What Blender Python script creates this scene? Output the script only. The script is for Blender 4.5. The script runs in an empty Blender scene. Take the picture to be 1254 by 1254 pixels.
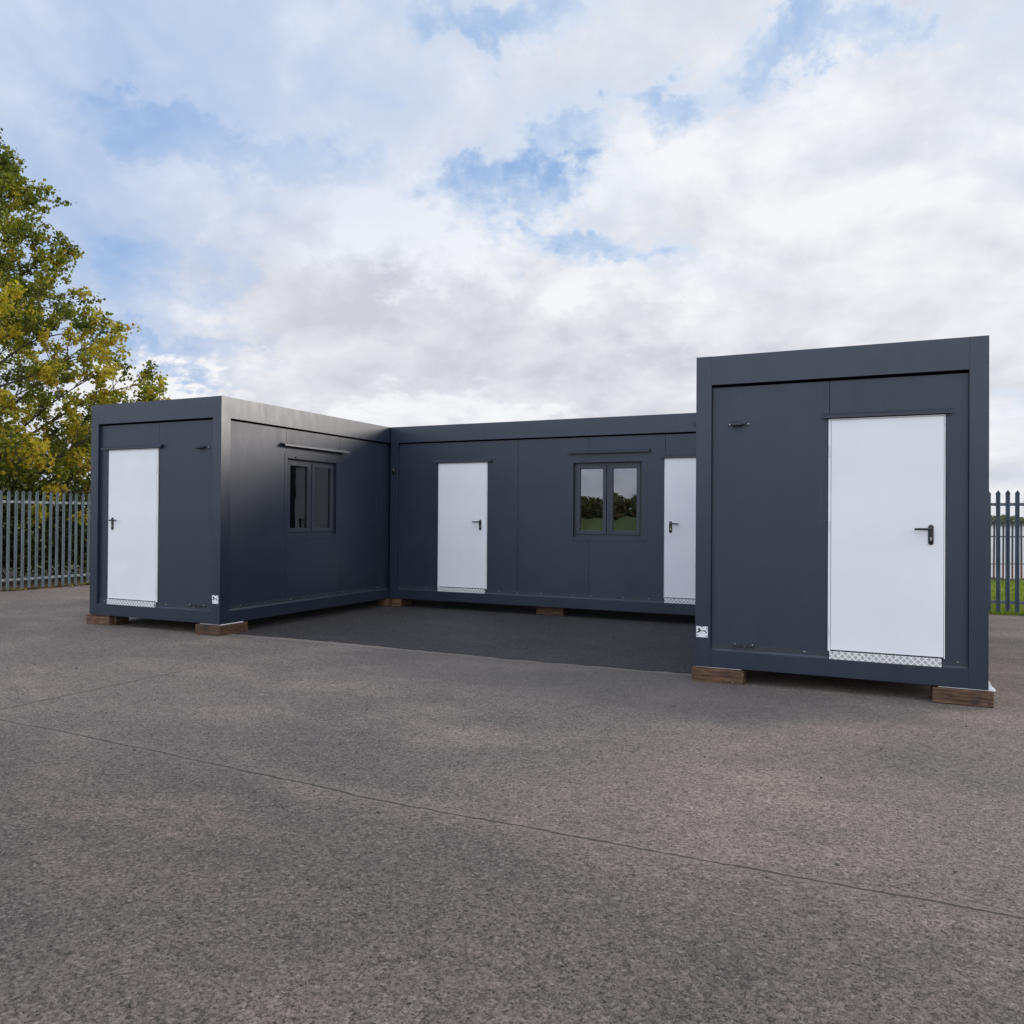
import bpy, bmesh, math, random
from mathutils import Vector, Matrix
R = math.radians
random.seed(11)
S = bpy.context.scene
COL = S.collection

# ------------------------------------------------------------------ helpers
class MB:
    """collects shapes into ONE mesh object"""
    def __init__(self):
        self.bm = bmesh.new()
    def _merge(self, b):
        me = bpy.data.meshes.new('t'); b.to_mesh(me); b.free()
        self.bm.from_mesh(me); bpy.data.meshes.remove(me)
    def box(self, x0, x1, y0, y1, z0, z1, bev=0.0, seg=2):
        b = bmesh.new(); bmesh.ops.create_cube(b, size=1)
        for v in b.verts:
            v.co = Vector((x0+(v.co.x+.5)*(x1-x0), y0+(v.co.y+.5)*(y1-y0), z0+(v.co.z+.5)*(z1-z0)))
        if bev > 0:
            bmesh.ops.bevel(b, geom=list(b.edges), offset=bev, segments=seg, profile=.5, affect='EDGES')
        self._merge(b); return self
    def prism(self, pts, axis, a0, a1, bev=0.0):
        """polygon pts (two coords) swept along axis from a0 to a1"""
        b = bmesh.new()
        def mk(p, a):
            if axis == 'x': return (a, p[0], p[1])
            if axis == 'y': return (p[0], a, p[1])
            return (p[0], p[1], a)
        v0 = [b.verts.new(mk(p, a0)) for p in pts]; v1 = [b.verts.new(mk(p, a1)) for p in pts]
        n = len(pts)
        b.faces.new(v0); b.faces.new(v1[::-1])
        for i in range(n):
            b.faces.new((v0[i], v1[i], v1[(i+1) % n], v0[(i+1) % n]))
        bmesh.ops.recalc_face_normals(b, faces=list(b.faces))
        if bev > 0:
            bmesh.ops.bevel(b, geom=list(b.edges), offset=bev, segments=2, profile=.5, affect='EDGES')
        self._merge(b); return self
    def cyl(self, p, q, r, n=12, r2=None):
        p = Vector(p); q = Vector(q); d = q-p
        b = bmesh.new()
        bmesh.ops.create_cone(b, cap_ends=True, segments=n, radius1=r, radius2=r if r2 is None else r2, depth=d.length)
        rot = d.to_track_quat('Z', 'Y').to_matrix().to_4x4()
        bmesh.ops.transform(b, matrix=Matrix.Translation((p+q)/2) @ rot, verts=list(b.verts))
        self._merge(b); return self
    def ball(self, p, r, sx=1, sy=1, sz=1, n=10):
        b = bmesh.new(); bmesh.ops.create_uvsphere(b, u_segments=n, v_segments=max(5, n//2+1), radius=r)
        for v in b.verts: v.co = Vector((p[0]+v.co.x*sx, p[1]+v.co.y*sy, p[2]+v.co.z*sz))
        self._merge(b); return self
    def tube(self, pts, r, n=8):
        pts = [Vector(p) for p in pts]
        rs = r if isinstance(r, (list, tuple)) else [r]*len(pts)
        b = bmesh.new(); rings = []
        for i, p in enumerate(pts):
            d = (pts[min(i+1, len(pts)-1)]-pts[max(i-1, 0)]).normalized()
            a = d.orthogonal().normalized() if i == 0 else (rings_a - d*rings_a.dot(d)).normalized()
            rings_a = a; c = d.cross(a)
            rings.append([b.verts.new(p+(a*math.cos(2*math.pi*k/n)+c*math.sin(2*math.pi*k/n))*rs[i]) for k in range(n)])
        for i in range(len(rings)-1):
            for k in range(n):
                b.faces.new((rings[i][k], rings[i][(k+1) % n], rings[i+1][(k+1) % n], rings[i+1][k]))
        b.faces.new(rings[0][::-1]); b.faces.new(rings[-1])
        self._merge(b); return self
    def rotz(self, ang, c=(0, 0, 0)):
        bmesh.ops.rotate(self.bm, cent=c, matrix=Matrix.Rotation(ang, 3, 'Z'), verts=list(self.bm.verts)); return self
    def build(self, name, m, parent=None, loc=(0, 0, 0), smooth=False):
        me = bpy.data.meshes.new(name); self.bm.to_mesh(me); self.bm.free()
        me.materials.append(m)
        if smooth:
            for p in me.polygons: p.use_smooth = True
            try: me.set_sharp_from_angle(angle=R(40))
            except Exception: pass
        o = bpy.data.objects.new(name, me); COL.objects.link(o)
        o.location = loc
        if parent: o.parent = parent
        return o

def tag(o, label=None, cat=None, group=None, kind=None):
    if label: o['label'] = label
    if cat: o['category'] = cat
    if group: o['group'] = group
    if kind: o['kind'] = kind
    return o
def thing(name, loc, label, cat, group=None):
    o = bpy.data.objects.new(name, None); COL.objects.link(o); o.location = loc
    o.empty_display_size = .2
    return tag(o, label, cat, group)

# ------------------------------------------------------------------ node helpers
class NT:
    def __init__(self, tree):
        self.t = tree; self.n = tree.nodes; self.l = tree.links
    def node(self, typ, **kw):
        x = self.n.new(typ)
        for k, v in kw.items(): setattr(x, k, v)
        return x
    def set(self, sock, v):
        if isinstance(v, bpy.types.NodeSocket): self.l.new(v, sock)
        elif v is not None: sock.default_value = v
    def m(self, op, a, b=None, c=None, clamp=False):
        x = self.node('ShaderNodeMath', operation=op, use_clamp=clamp)
        self.set(x.inputs[0], a)
        if b is not None: self.set(x.inputs[1], b)
        if c is not None: self.set(x.inputs[2], c)
        return x.outputs[0]
    def add(self, a, b): return self.m('ADD', a, b)
    def sub(self, a, b): return self.m('SUBTRACT', a, b)
    def mul(self, a, b): return self.m('MULTIPLY', a, b)
    def vm(self, op, a, b=None, s=None):
        x = self.node('ShaderNodeVectorMath', operation=op)
        self.set(x.inputs[0], a)
        if b is not None: self.set(x.inputs[1], b)
        if s is not None: self.set(x.inputs[3], s)
        return x.outputs[1] if op in ('DOT_PRODUCT', 'LENGTH', 'DISTANCE') else x.outputs[0]
    def noise(self, vec, scale, detail=4, rough=.5, dist=0.0, col=False, lac=2.0):
        x = self.node('ShaderNodeTexNoise')
        if vec is not None: self.l.new(vec, x.inputs['Vector'])
        self.set(x.inputs['Scale'], scale); x.inputs['Detail'].default_value = detail
        x.inputs['Roughness'].default_value = rough; x.inputs['Distortion'].default_value = dist
        x.inputs['Lacunarity'].default_value = lac
        return x.outputs['Color'] if col else x.outputs['Fac']
    def voro(self, vec, scale, feature='F1', out='Distance', rnd=1.0):
        x = self.node('ShaderNodeTexVoronoi', feature=feature)
        self.l.new(vec, x.inputs['Vector']); x.inputs['Scale'].default_value = scale
        x.inputs['Randomness'].default_value = rnd
        return x.outputs[out]
    def ss(self, v, a, b, to0=0.0, to1=1.0):
        x = self.node('ShaderNodeMapRange', interpolation_type='SMOOTHSTEP')
        self.set(x.inputs[0], v); self.set(x.inputs[1], a); self.set(x.inputs[2], b)
        self.set(x.inputs[3], to0); self.set(x.inputs[4], to1)
        return x.outputs[0]
    def lin(self, v, a, b, to0=0.0, to1=1.0, clamp=True):
        x = self.node('ShaderNodeMapRange', clamp=clamp)
        self.set(x.inputs[0], v); self.set(x.inputs[1], a); self.set(x.inputs[2], b)
        self.set(x.inputs[3], to0); self.set(x.inputs[4], to1)
        return x.outputs[0]
    def mix(self, f, a, b, blend='MIX'):
        x = self.node('ShaderNodeMix', data_type='RGBA', blend_type=blend)
        self.set(x.inputs[0], f)
        for s, v in ((x.inputs[6], a), (x.inputs[7], b)):
            if isinstance(v, (tuple, list)): v = tuple(v)+((1,) if len(v) == 3 else ())
            self.set(s, v)
        return x.outputs[2]
    def bump(self, h, strength=.3, dist=.01, normal=None):
        x = self.node('ShaderNodeBump'); x.inputs['Strength'].default_value = strength
        x.inputs['Distance'].default_value = dist; self.l.new(h, x.inputs['Height'])
        if normal is not None: self.l.new(normal, x.inputs['Normal'])
        return x.outputs[0]
    def coord(self, which='Object'): return self.node('ShaderNodeTexCoord').outputs[which]
    def pos(self): return self.node('ShaderNodeNewGeometry').outputs['Position']
    def sep(self, v):
        x = self.node('ShaderNodeSeparateXYZ'); self.l.new(v, x.inputs[0]); return x.outputs
    def comb(self, a, b, c):
        x = self.node('ShaderNodeCombineXYZ')
        for i, v in enumerate((a, b, c)): self.set(x.inputs[i], v)
        return x.outputs[0]
    def scale(self, v, s): return self.vm('MULTIPLY', v, s)

def mat(name):
    m = bpy.data.materials.new(name); m.use_nodes = True
    t = NT(m.node_tree); b = m.node_tree.nodes['Principled BSDF']
    return m, t, b
def simple(name, col, rough=.5, metal=0.0, var=.08, vscale=6.0, bump=0.0, bscale=80.0):
    m, t, b = mat(name)
    p = t.coord()
    n = t.noise(p, vscale, 5, .6)
    c = t.mix(t.ss(n, .3, .7), tuple(v*(1-var) for v in col), tuple(min(1, v*(1+var)) for v in col))
    t.l.new(c, b.inputs['Base Color'])
    b.inputs['Metallic'].default_value = metal
    t.l.new(t.lin(t.noise(p, vscale*2.3, 4), .3, .7, rough*.9, min(1, rough*1.12)), b.inputs['Roughness'])
    if bump: t.l.new(t.bump(t.noise(p, bscale, 3), bump, .004), b.inputs['Normal'])
    return m

# ------------------------------------------------------------------ materials
def paint(name, ribs):
    m, t, b = mat(name)
    p = t.coord(); x, y, z = t.sep(p)
    n = t.noise(p, 2.2, 5, .6)
    col = t.mix(t.ss(n, .3, .7), (.0158, .0228, .0395), (.020, .0285, .047))
    # thin dry rain streaks and dust that belong to the paint
    st = t.noise(t.scale(p, (14, 14, .5)), 3, 4, .6)
    col = t.mix(t.mul(t.ss(st, .58, .8), .06), col, (.13, .13, .135))
    t.l.new(col, b.inputs['Base Color'])
    t.l.new(t.lin(t.noise(t.scale(p, (3, 3, 1)), 3, 4),   .3, .7, *((.40, .46) if ribs else (.31, .37))), b.inputs['Roughness'])
    b.inputs['Specular IOR Level'].default_value = .72; b.inputs['Specular Tint'].default_value = (.86, .92, 1.0, 1)
    h = t.mul(t.noise(p, 260, 2), .12)
    h = t.add(h, t.mul(t.noise(t.scale(p, (1, 1, .35)), 1.3, 2), 2.2))       # sheet never quite flat
    if ribs:
        s = t.m('SINE', t.mul(t.add(x, y), 2*math.pi/.055))
        h = t.add(h, t.mul(t.ss(s, .80, .98), -.16))
    t.l.new(t.bump(h, .22, .006), b.inputs['Normal'])
    return m
M_frame = paint('anthracite_paint', False)
M_panel = paint('anthracite_panel', True)
M_trim = simple('anthracite_trim', (.030, .037, .052), .42, var=.05)
M_hood = simple('light_grey_metal', (.17, .175, .185), .4, .3)  # lighter grey than the trim, for the left window's hood
M_black = simple('black_plastic', (.012, .012, .014), .35)
M_dark = simple('dark_gap', (.01, .011, .013), .7)
M_steel = simple('zinc_steel', (.55, .55, .56), .35, 1.0, .1, 20)
M_lining = simple('interior_lining', (.10, .115, .12), .6)
M_upvc = simple('sash_grey', (.036, .043, .058), .38, var=.05)
M_bead = simple('inner_bead', (.50, .51, .52), .5)

def door_mat():
    m, t, b = mat('white_door_paint')
    p = t.coord()
    n = t.noise(p, 1.6, 5, .55)
    c = t.mix(t.ss(n, .3, .72), (.80, .81, .83), (.845, .85, .865))
    st = t.noise(t.scale(p, (9, 9, .7)), 2.2, 5, .65)
    c = t.mix(t.mul(t.ss(st, .62, .85), .10), c, (.55, .54, .52))
    t.l.new(c, b.inputs['Base Color']); b.inputs['Roughness'].default_value = .38
    t.l.new(t.bump(t.add(t.mul(t.noise(p, 320, 2), .2), t.mul(t.noise(p, 2.5, 2), 1.2)), .2, .004), b.inputs['Normal'])
    return m
M_door = door_mat()

def tread_mat():
    m, t, b = mat('tread_plate')
    p = t.coord(); x, y, z = t.sep(p)
    u = t.mul(x, 1/.055); v = t.mul(z, 1/.055)
    d1 = t.m('SINE', t.mul(t.add(u, v), 2*math.pi)); d2 = t.m('SINE', t.mul(t.sub(u, v), 2*math.pi))
    h = t.ss(t.m('MAXIMUM', t.mul(d1, .9), d2), .3, .8)
    c = t.mix(h, (.50, .50, .51), (.88, .88, .87))
    t.l.new(c, b.inputs['Base Color'])
    b.inputs['Metallic'].default_value = .25; b.inputs['Roughness'].default_value = .42
    t.l.new(t.bump(h, .8, .004), b.inputs['Normal'])
    return m
M_tread = tread_mat()

def glass_mat(name, ior):
    m, t, b = mat(name)
    n = t.n; n.remove(b)
    fr = t.node('ShaderNodeFresnel'); fr.inputs[0].default_value = ior
    gl = t.node('ShaderNodeBsdfGlossy'); gl.inputs['Roughness'].default_value = .0
    gl.inputs['Color'].default_value = (.93, .92, .95, 1)
    tr = t.node('ShaderNodeBsdfTransparent'); tr.inputs[0].default_value = (.62, .68, .70, 1)
    bp = t.bump(t.noise(t.coord(), 1.8, 2), .12, .02)
    t.l.new(bp, gl.inputs['Normal']); 
    mx = t.node('ShaderNodeMixShader')
    t.l.new(t.m('ADD', fr.outputs[0], .01, clamp=True), mx.inputs[0]); t.l.new(tr.outputs[0], mx.inputs[1]); t.l.new(gl.outputs[0], mx.inputs[2])
    t.l.new(mx.outputs[0], n['Material Output'].inputs[0])
    return m
M_glass = glass_mat('window_glass', 1.5)
M_coated = glass_mat('coated_glass', 2.35)

def wood_mat():
    m, t, b = mat('sleeper_timber')
    p = t.coord()
    oi = t.node('ShaderNodeObjectInfo').outputs['Random']
    q = t.vm('ADD', p, t.comb(t.mul(oi, 31), t.mul(oi, 17), t.mul(oi, 7)))
    g = t.noise(t.scale(q, (2.2, 6, 16)), 3.2, 6, .65, .6)
    w = t.node('ShaderNodeTexWave', wave_type='BANDS', bands_direction='Z')
    t.l.new(t.scale(q, (.35, .6, 1)), w.inputs['Vector'])
    w.inputs['Scale'].default_value = 9; w.inputs['Distortion'].default_value = 5; w.inputs['Detail'].default_value = 4
    f = t.add(t.mul(g, .88), t.mul(w.outputs['Fac'], .12))
    c = t.mix(t.ss(f, .3, .75), (.042, .021, .012), (.175, .092, .046))
    k = t.noise(q, 7, 3, .6)
    c = t.mix(t.ss(k, .56, .74), c, (.035, .024, .018))
    c = t.mix(t.ss(t.noise(q, 21, 3), .68, .78), c, (.36, .27, .19))
    k2 = t.lin(oi, 0, 1, .75, 1.5)
    c = t.mix(1.0, c, t.comb(k2, k2, k2), 'MULTIPLY')
    t.l.new(c, b.inputs['Base Color']); b.inputs['Roughness'].default_value = .75
    t.l.new(t.bump(f, .6, .006), b.inputs['Normal'])
    return m
M_wood = wood_mat()
M_shim = simple('white_packer', (.82, .82, .83), .45, var=.04)

def plate_mat():
    m, t, b = mat('plate_white')
    b.inputs['Base Color'].default_value = (.80, .80, .82, 1); b.inputs['Roughness'].default_value = .4
    n = t.noise(t.coord(), 40, 3)
    t.l.new(t.mix(t.ss(n, .4, .7), (.84, .84, .86), (.70, .70, .73)), b.inputs['Base Color'])
    return m
M_plate = plate_mat()
M_ink = simple('plate_ink', (.02, .02, .025), .6)

def asphalt(name, light, dark, warm, patch, joints, worm=1.0):
    m, t, b = mat(name)
    p = t.pos(); x, y, z = t.sep(p)
    p2 = t.comb(x, y, 0.0)
    big = t.noise(p2, .22, 5, .6, .4)
    mid = t.noise(t.scale(p2, (.7, 1.2, 1)), 1.1, 6, .62, .3)
    fine = t.noise(p2, 9, 6, .68); medium = t.noise(p2, 21, 4, .6, .6)
    grain = t.noise(p2, 78, 3, .7, 1.4)
    st = t.voro(p2, 75, 'F1', 'Distance'); stc = t.sep(t.voro(p2, 75, 'F1', 'Color'))[0]
    c = t.mix(t.ss(big, .34, .66), dark, light)
    c = t.mix(t.mul(t.ss(mid, .45, .72), .6), c, warm)
    c = t.mix(t.mul(t.ss(t.noise(t.scale(p2, (.5, 1, 1)), .55, 5, .65, .5), .52, .70), .55), c, patch)
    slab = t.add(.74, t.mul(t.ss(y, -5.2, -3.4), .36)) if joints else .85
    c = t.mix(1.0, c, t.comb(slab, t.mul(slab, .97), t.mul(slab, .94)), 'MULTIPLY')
    v = t.add(t.lin(grain, .32, .68, .25, 1.75), t.lin(fine, .3, .7, -.10, .10))
    v = t.add(v, t.mul(t.sub(stc, .5), .75*worm))
    v = t.add(v, t.lin(medium, .3, .7, -.13, .13))
    c = t.mix(1.0, c, t.comb(v, v, v), 'MULTIPLY')
    if joints:
        # soft darker oval in front of the tarmac patch and along the near cabin
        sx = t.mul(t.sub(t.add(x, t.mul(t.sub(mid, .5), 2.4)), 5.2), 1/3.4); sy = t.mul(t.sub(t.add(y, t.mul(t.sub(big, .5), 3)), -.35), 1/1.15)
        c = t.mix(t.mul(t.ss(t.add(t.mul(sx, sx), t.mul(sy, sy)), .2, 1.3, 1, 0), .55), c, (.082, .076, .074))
        ey = t.m('ABSOLUTE', t.sub(y, t.add(.19, t.mul(t.sub(fine, .5), .10))))
        ex = t.mul(t.ss(x, -.02, .1), t.ss(x, 6.05, 6.15, 1, 0))
        c = t.mix(t.mul(t.mul(t.ss(ey, .03, .10, 1, 0), .4), ex), c, (.27, .22, .185))
    # pale chippings and little black pits
    c = t.mix(t.mul(t.ss(stc, .94, .97), .16), c, (.36, .33, .31))
    c = t.mix(t.mul(t.ss(t.noise(p2, 26, 4, .7), .66, .74), .55), c, (.04, .037, .036))
    h = t.add(t.mul(grain, 1.2), t.mul(t.ss(st, .0, .6), -.8))
    h = t.add(t.add(h, t.mul(fine, 1.4)), t.mul(medium, 1.6))
    if joints:
        wob = t.mul(t.sub(t.noise(p2, 1.2, 5, .7), .5), .10)
        fw = t.mul(t.sub(t.noise(p2, 14, 4, .7), .5), .022)
        yl = t.add(t.add(-4.16, wob), fw)
        yl = t.add(yl, t.ss(x, 6, 1.5, 0, .22))
        d1 = t.m('ABSOLUTE', t.sub(y, yl))
        xl = t.add(t.add(1.42, wob), fw)
        d2 = t.m('ABSOLUTE', t.sub(x, xl))
        wv = t.lin(t.noise(p2, 5, 3), .3, .7, .0008, .006)
        l1 = t.ss(d1, wv, t.add(wv, .006), 1, 0)
        fade = t.ss(y, -2.4, -1.3, 1, 0); side = t.ss(y, -3.95, -3.85)
        l2 = t.mul(t.mul(t.ss(d2, .003, .011, 1, 0), .8), t.mul(fade, side))
        # arris of the joint worn pale
        e1 = t.mul(t.ss(d1, .02, .06, 1, 0), .22)
        c = t.mix(e1, c, warm)
        # moss in the second joint
        c = t.mix(t.mul(t.ss(d2, .01, .05, .30, 0), t.mul(fade, side)), c, (.13, .115, .07))
        L = t.m('MAXIMUM', l1, l2)
        c = t.mix(t.mul(L, .82), c, (.028, .025, .023))
        h = t.sub(h, t.mul(L, 4))
    t.l.new(c, b.inputs['Base Color'])
    b.inputs['Roughness'].default_value = .82; b.inputs['Specular IOR Level'].default_value = .35
    t.l.new(t.bump(h, .75, .006), b.inputs['Normal'])
    return m
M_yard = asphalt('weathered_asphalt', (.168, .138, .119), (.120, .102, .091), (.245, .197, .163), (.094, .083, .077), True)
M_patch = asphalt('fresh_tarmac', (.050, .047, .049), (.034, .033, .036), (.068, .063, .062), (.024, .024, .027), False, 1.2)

def terrain_mat():
    m, t, b = mat('grass_ground')
    p = t.pos()
    n = t.noise(p, .5, 6, .65); n2 = t.noise(p, 9, 5, .7)
    c = t.mix(t.ss(n, .35, .65), (.085, .115, .028), (.135, .168, .048))
    c = t.mix(t.mul(t.ss(n2, .5, .7), .6), c, (.16, .17, .05))
    t.l.new(c, b.inputs['Base Color']); b.inputs['Roughness'].default_value = .95
    t.l.new(t.bump(t.noise(p, 25, 5, .7), .8, .05), b.inputs['Normal'])
    return m
M_terr = terrain_mat()

def litter_mat():
    m, t, b = mat('leaf_litter')
    p = t.pos()
    v = t.voro(p, 16, 'F1', 'Color'); r = t.sep(v)[0]
    c = t.mix(r, (.035, .024, .014), (.17, .10, .045))
    c = t.mix(t.ss(t.noise(p, 2.5, 4), .5, .62), c, (.045, .055, .018))
    t.l.new(c, b.inputs['Base Color']); b.inputs['Roughness'].default_value = .9
    t.l.new(t.bump(t.voro(p, 16), .9, .03), b.inputs['Normal'])
    return m
M_litter = litter_mat()

def leaf_mat(name, trans=.45):
    m, t, b = mat(name)
    a = t.node('ShaderNodeAttribute'); a.attribute_name = 'leafcol'
    n = t.n; n.remove(b)
    df = t.node('ShaderNodeBsdfPrincipled'); t.l.new(a.outputs['Color'], df.inputs['Base Color'])
    df.inputs['Roughness'].default_value = .55; df.inputs['Specular IOR Level'].default_value = .3
    tl = t.node('ShaderNodeBsdfTranslucent')
    t.l.new(t.mix(1.0, a.outputs['Color'], (1.35, 1.35, .7), 'MULTIPLY'), tl.inputs[0])
    mx = t.node('ShaderNodeMixShader'); mx.inputs[0].default_value = trans
    t.l.new(df.outputs[0], mx.inputs[1]); t.l.new(tl.outputs[0], mx.inputs[2])
    t.l.new(mx.outputs[0], n['Material Output'].inputs[0])
    return m
M_leaf = leaf_mat('leaves')
M_leafd = leaf_mat('hedge_leaves', .2)
M_bark = simple('bark', (.075, .06, .045), .9, var=.3, vscale=9, bump=.8, bscale=30)
M_grass = leaf_mat('grass_blades', .35)
def galv(name, a, bcol, rough):
    m, t, b = mat(name)
    p = t.coord()
    oi = t.node('ShaderNodeObjectInfo').outputs['Random']
    q = t.vm('ADD', p, t.comb(t.mul(oi, 13), 0.0, t.mul(oi, 9)))
    n = t.noise(t.scale(q, (1, 1, .3)), 6, 5, .65)
    t.l.new(t.mix(t.ss(n, .3, .7), a, bcol), b.inputs['Base Color'])
    b.inputs['Metallic'].default_value = .25
    b.inputs['Roughness'].default_value = rough
    return m
M_galv = galv('galvanised_steel', (.12, .152, .165), (.19, .228, .245), .5)
M_navyfence = galv('weathered_blue_steel', (.075, .098, .128), (.13, .160, .195), .5)
def rust_mat():
    m, t, b = mat('rusty_rail')
    p = t.coord(); z = t.sep(p)[2]
    n = t.noise(p, 11, 5, .7)
    f = t.ss(t.add(t.mul(n, .9), t.lin(z, 0, .9, .28, 0)), .48, .68)
    t.l.new(t.mix(f, (.05, .055, .07), (.19, .075, .035)), b.inputs['Base Color'])
    b.inputs['Roughness'].default_value = .8
    return m
M_rust = rust_mat()
def water_mat():
    m, t, b = mat('lake_water')
    b.inputs['Base Color'].default_value = (.16, .19, .23, 1)
    b.inputs['Roughness'].default_value = .12
    b.inputs['IOR'].default_value = 1.33
    p = t.pos()
    h = t.noise(t.scale(p, (.6, 2.0, 1)), 1.6, 5, .6)
    t.l.new(t.bump(h, .35, .1), b.inputs['Normal'])
    return m
M_water = water_mat()
M_kerb = simple('edge_concrete', (.07, .066, .06), .9, var=.3, vscale=4, bump=.6)

# ------------------------------------------------------------------ camera
f_px, yaw, pitch, roll = 986.7, 0.4320, 0.0069, 0.0069
cp = Vector((7.7672, -7.8651, 1.5504))
fw = Vector((-math.sin(yaw)*math.cos(pitch), math.cos(yaw)*math.cos(pitch), math.sin(pitch)))
rt = Vector((math.cos(yaw), math.sin(yaw), 0)); up = rt.cross(fw)
rt2 = rt*math.cos(roll)+up*math.sin(roll); up2 = -rt*math.sin(roll)+up*math.cos(roll)
cd = bpy.data.cameras.new('camera'); cam = bpy.data.objects.new('camera', cd); COL.objects.link(cam)
mw = Matrix.Identity(4)
for i in range(3):
    mw[i][0] = rt2[i]; mw[i][1] = up2[i]; mw[i][2] = -fw[i]; mw[i][3] = cp[i]
cam.matrix_world = mw
cd.sensor_width = 36; cd.sensor_fit = 'HORIZONTAL'; cd.lens = f_px/1254*36
cd.clip_start = .05; cd.clip_end = 5000
S.camera = cam

# ------------------------------------------------------------------ setting
def grid_sheet(name, xs, ys, zf, m, kind='structure'):
    bm = bmesh.new()
    vs = [[bm.verts.new((x, y, zf(x, y))) for x in xs] for y in ys]
    for j in range(len(ys)-1):
        for i in range(len(xs)-1):
            bm.faces.new((vs[j][i], vs[j][i+1], vs[j+1][i+1], vs[j+1][i]))
    me = bpy.data.meshes.new(name); bm.to_mesh(me); bm.free(); me.materials.append(m)
    o = bpy.data.objects.new(name, me); COL.objects.link(o); o['kind'] = kind
    return o
def shore_d(x, y):           # distance beyond the lake edge line
    nx, ny = -.498, .867
    return (x-10.45)*nx+(y-16.55)*ny if x > -4 else -1
def sm(a, b, v):
    k = max(0, min(1, (v-a)/(b-a))); return k*k*(3-2*k)
def ground_z(x, y):
    z = -.03
    d = (y-17.2)-.55*(x-10.45) if x > 2 else (y-17.2)+.55*8.45
    d = max(-1, min(d, 60))
    if y > 12: z -= 3.0*sm(.2, 5, d)*sm(0, 5, x)
    r = math.hypot(x, y)
    if y > 12: z += 3.9*sm(430, 560, r)
    if y < -33: z += 1.55*sm(-33, -44, y)+.12*math.sin(x*.6)*sm(-33, -40, y)
    return z
xs = sorted(set([-900, -600, -400, -300, -200, -140, -100, -70, -50, -40, -30, -25, -20]+[i*1.0 for i in range(-16, 30)]+[35, 42, 50, 65, 80, 100, 140, 200, 300, 400, 600, 900]))
ys = sorted(set([-900, -600, -300, -150, -100, -70]+[i*2.0 for i in range(-30, 6)]+[i*1.0 for i in range(12, 36)]+[40, 48, 60, 80, 110, 150, 200, 260, 320, 380]+[420+20*i for i in range(12)]+[700, 800, 950]))
terr = grid_sheet('ground', xs, ys, ground_z, M_terr)
for p_ in terr.data.polygons: p_.use_smooth = True
# asphalt yard, its outline follows the two fences
def flat(name, poly, z, m):
    bm = bmesh.new(); bm.faces.new([bm.verts.new((a, b_, z)) for a, b_ in poly])
    bmesh.ops.recalc_face_normals(bm, faces=list(bm.faces))
    for f_ in bm.faces:
        if f_.normal.z < 0: f_.normal_flip()
    me = bpy.data.meshes.new(name); bm.to_mesh(me); bm.free(); me.materials.append(m)
    o = bpy.data.objects.new(name, me); COL.objects.link(o); o['kind'] = 'structure'; return o
rag = [(26-i*.25, 7.62+random.uniform(-.035, .035)) for i in range(0, 72)]
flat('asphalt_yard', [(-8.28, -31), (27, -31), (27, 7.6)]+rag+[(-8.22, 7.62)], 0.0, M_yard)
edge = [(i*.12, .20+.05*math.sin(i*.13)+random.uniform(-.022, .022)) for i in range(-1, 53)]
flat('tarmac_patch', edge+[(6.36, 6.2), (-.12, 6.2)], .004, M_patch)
flat('litter_strip', [(-14, -6), (-8.29, -6), (-8.23, 12), (-14, 12)], -.012, M_litter)
water = grid_sheet('lake_water', [-700, -300, -100, -4, 2, 10, 20, 60, 150, 300, 700], [15, 25, 40, 80, 160, 300, 480, 600], lambda x, y: -.95, M_water)

# ------------------------------------------------------------------ cabins
Z0, Z1 = .143, 3.10
W = 2.435
def handle(parent, px, y, zc, direction, axis='x', sgn=-1):
    """door furniture: black long plate, lever, cylinder keyhole"""
    b = MB()
    st = [(px+.021*math.cos(a*math.pi/8), zc+.018+.021*math.sin(a*math.pi/8)) for a in range(9)]+[(px+.021*math.cos(a*math.pi/8), zc-.114+.021*math.sin(a*math.pi/8)) for a in range(8, 17)]
    b.prism(st, 'y', y-.010, y, .002)
    b.cyl((px, y-.006, zc), (px, y-.058, zc), .0105, 12)
    b.tube([(px-direction*.006, y-.052, zc), (px+direction*.03, y-.056, zc), (px+direction*.09, y-.056, zc), (px+direction*.128, y-.054, zc-.001)], [.0105, .0105, .010, .0095], 10)
    h = b.build('handle', M_black, parent, smooth=True)
    k = MB(); k.cyl((px, y-.009, zc-.075), (px, y-.0135, zc-.075), .0085, 14); k.box(px-.0045, px+.0045, y-.0135, y-.009, zc-.098, zc-.078)
    k.build('keyhole', M_steel, h)
    return h
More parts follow.
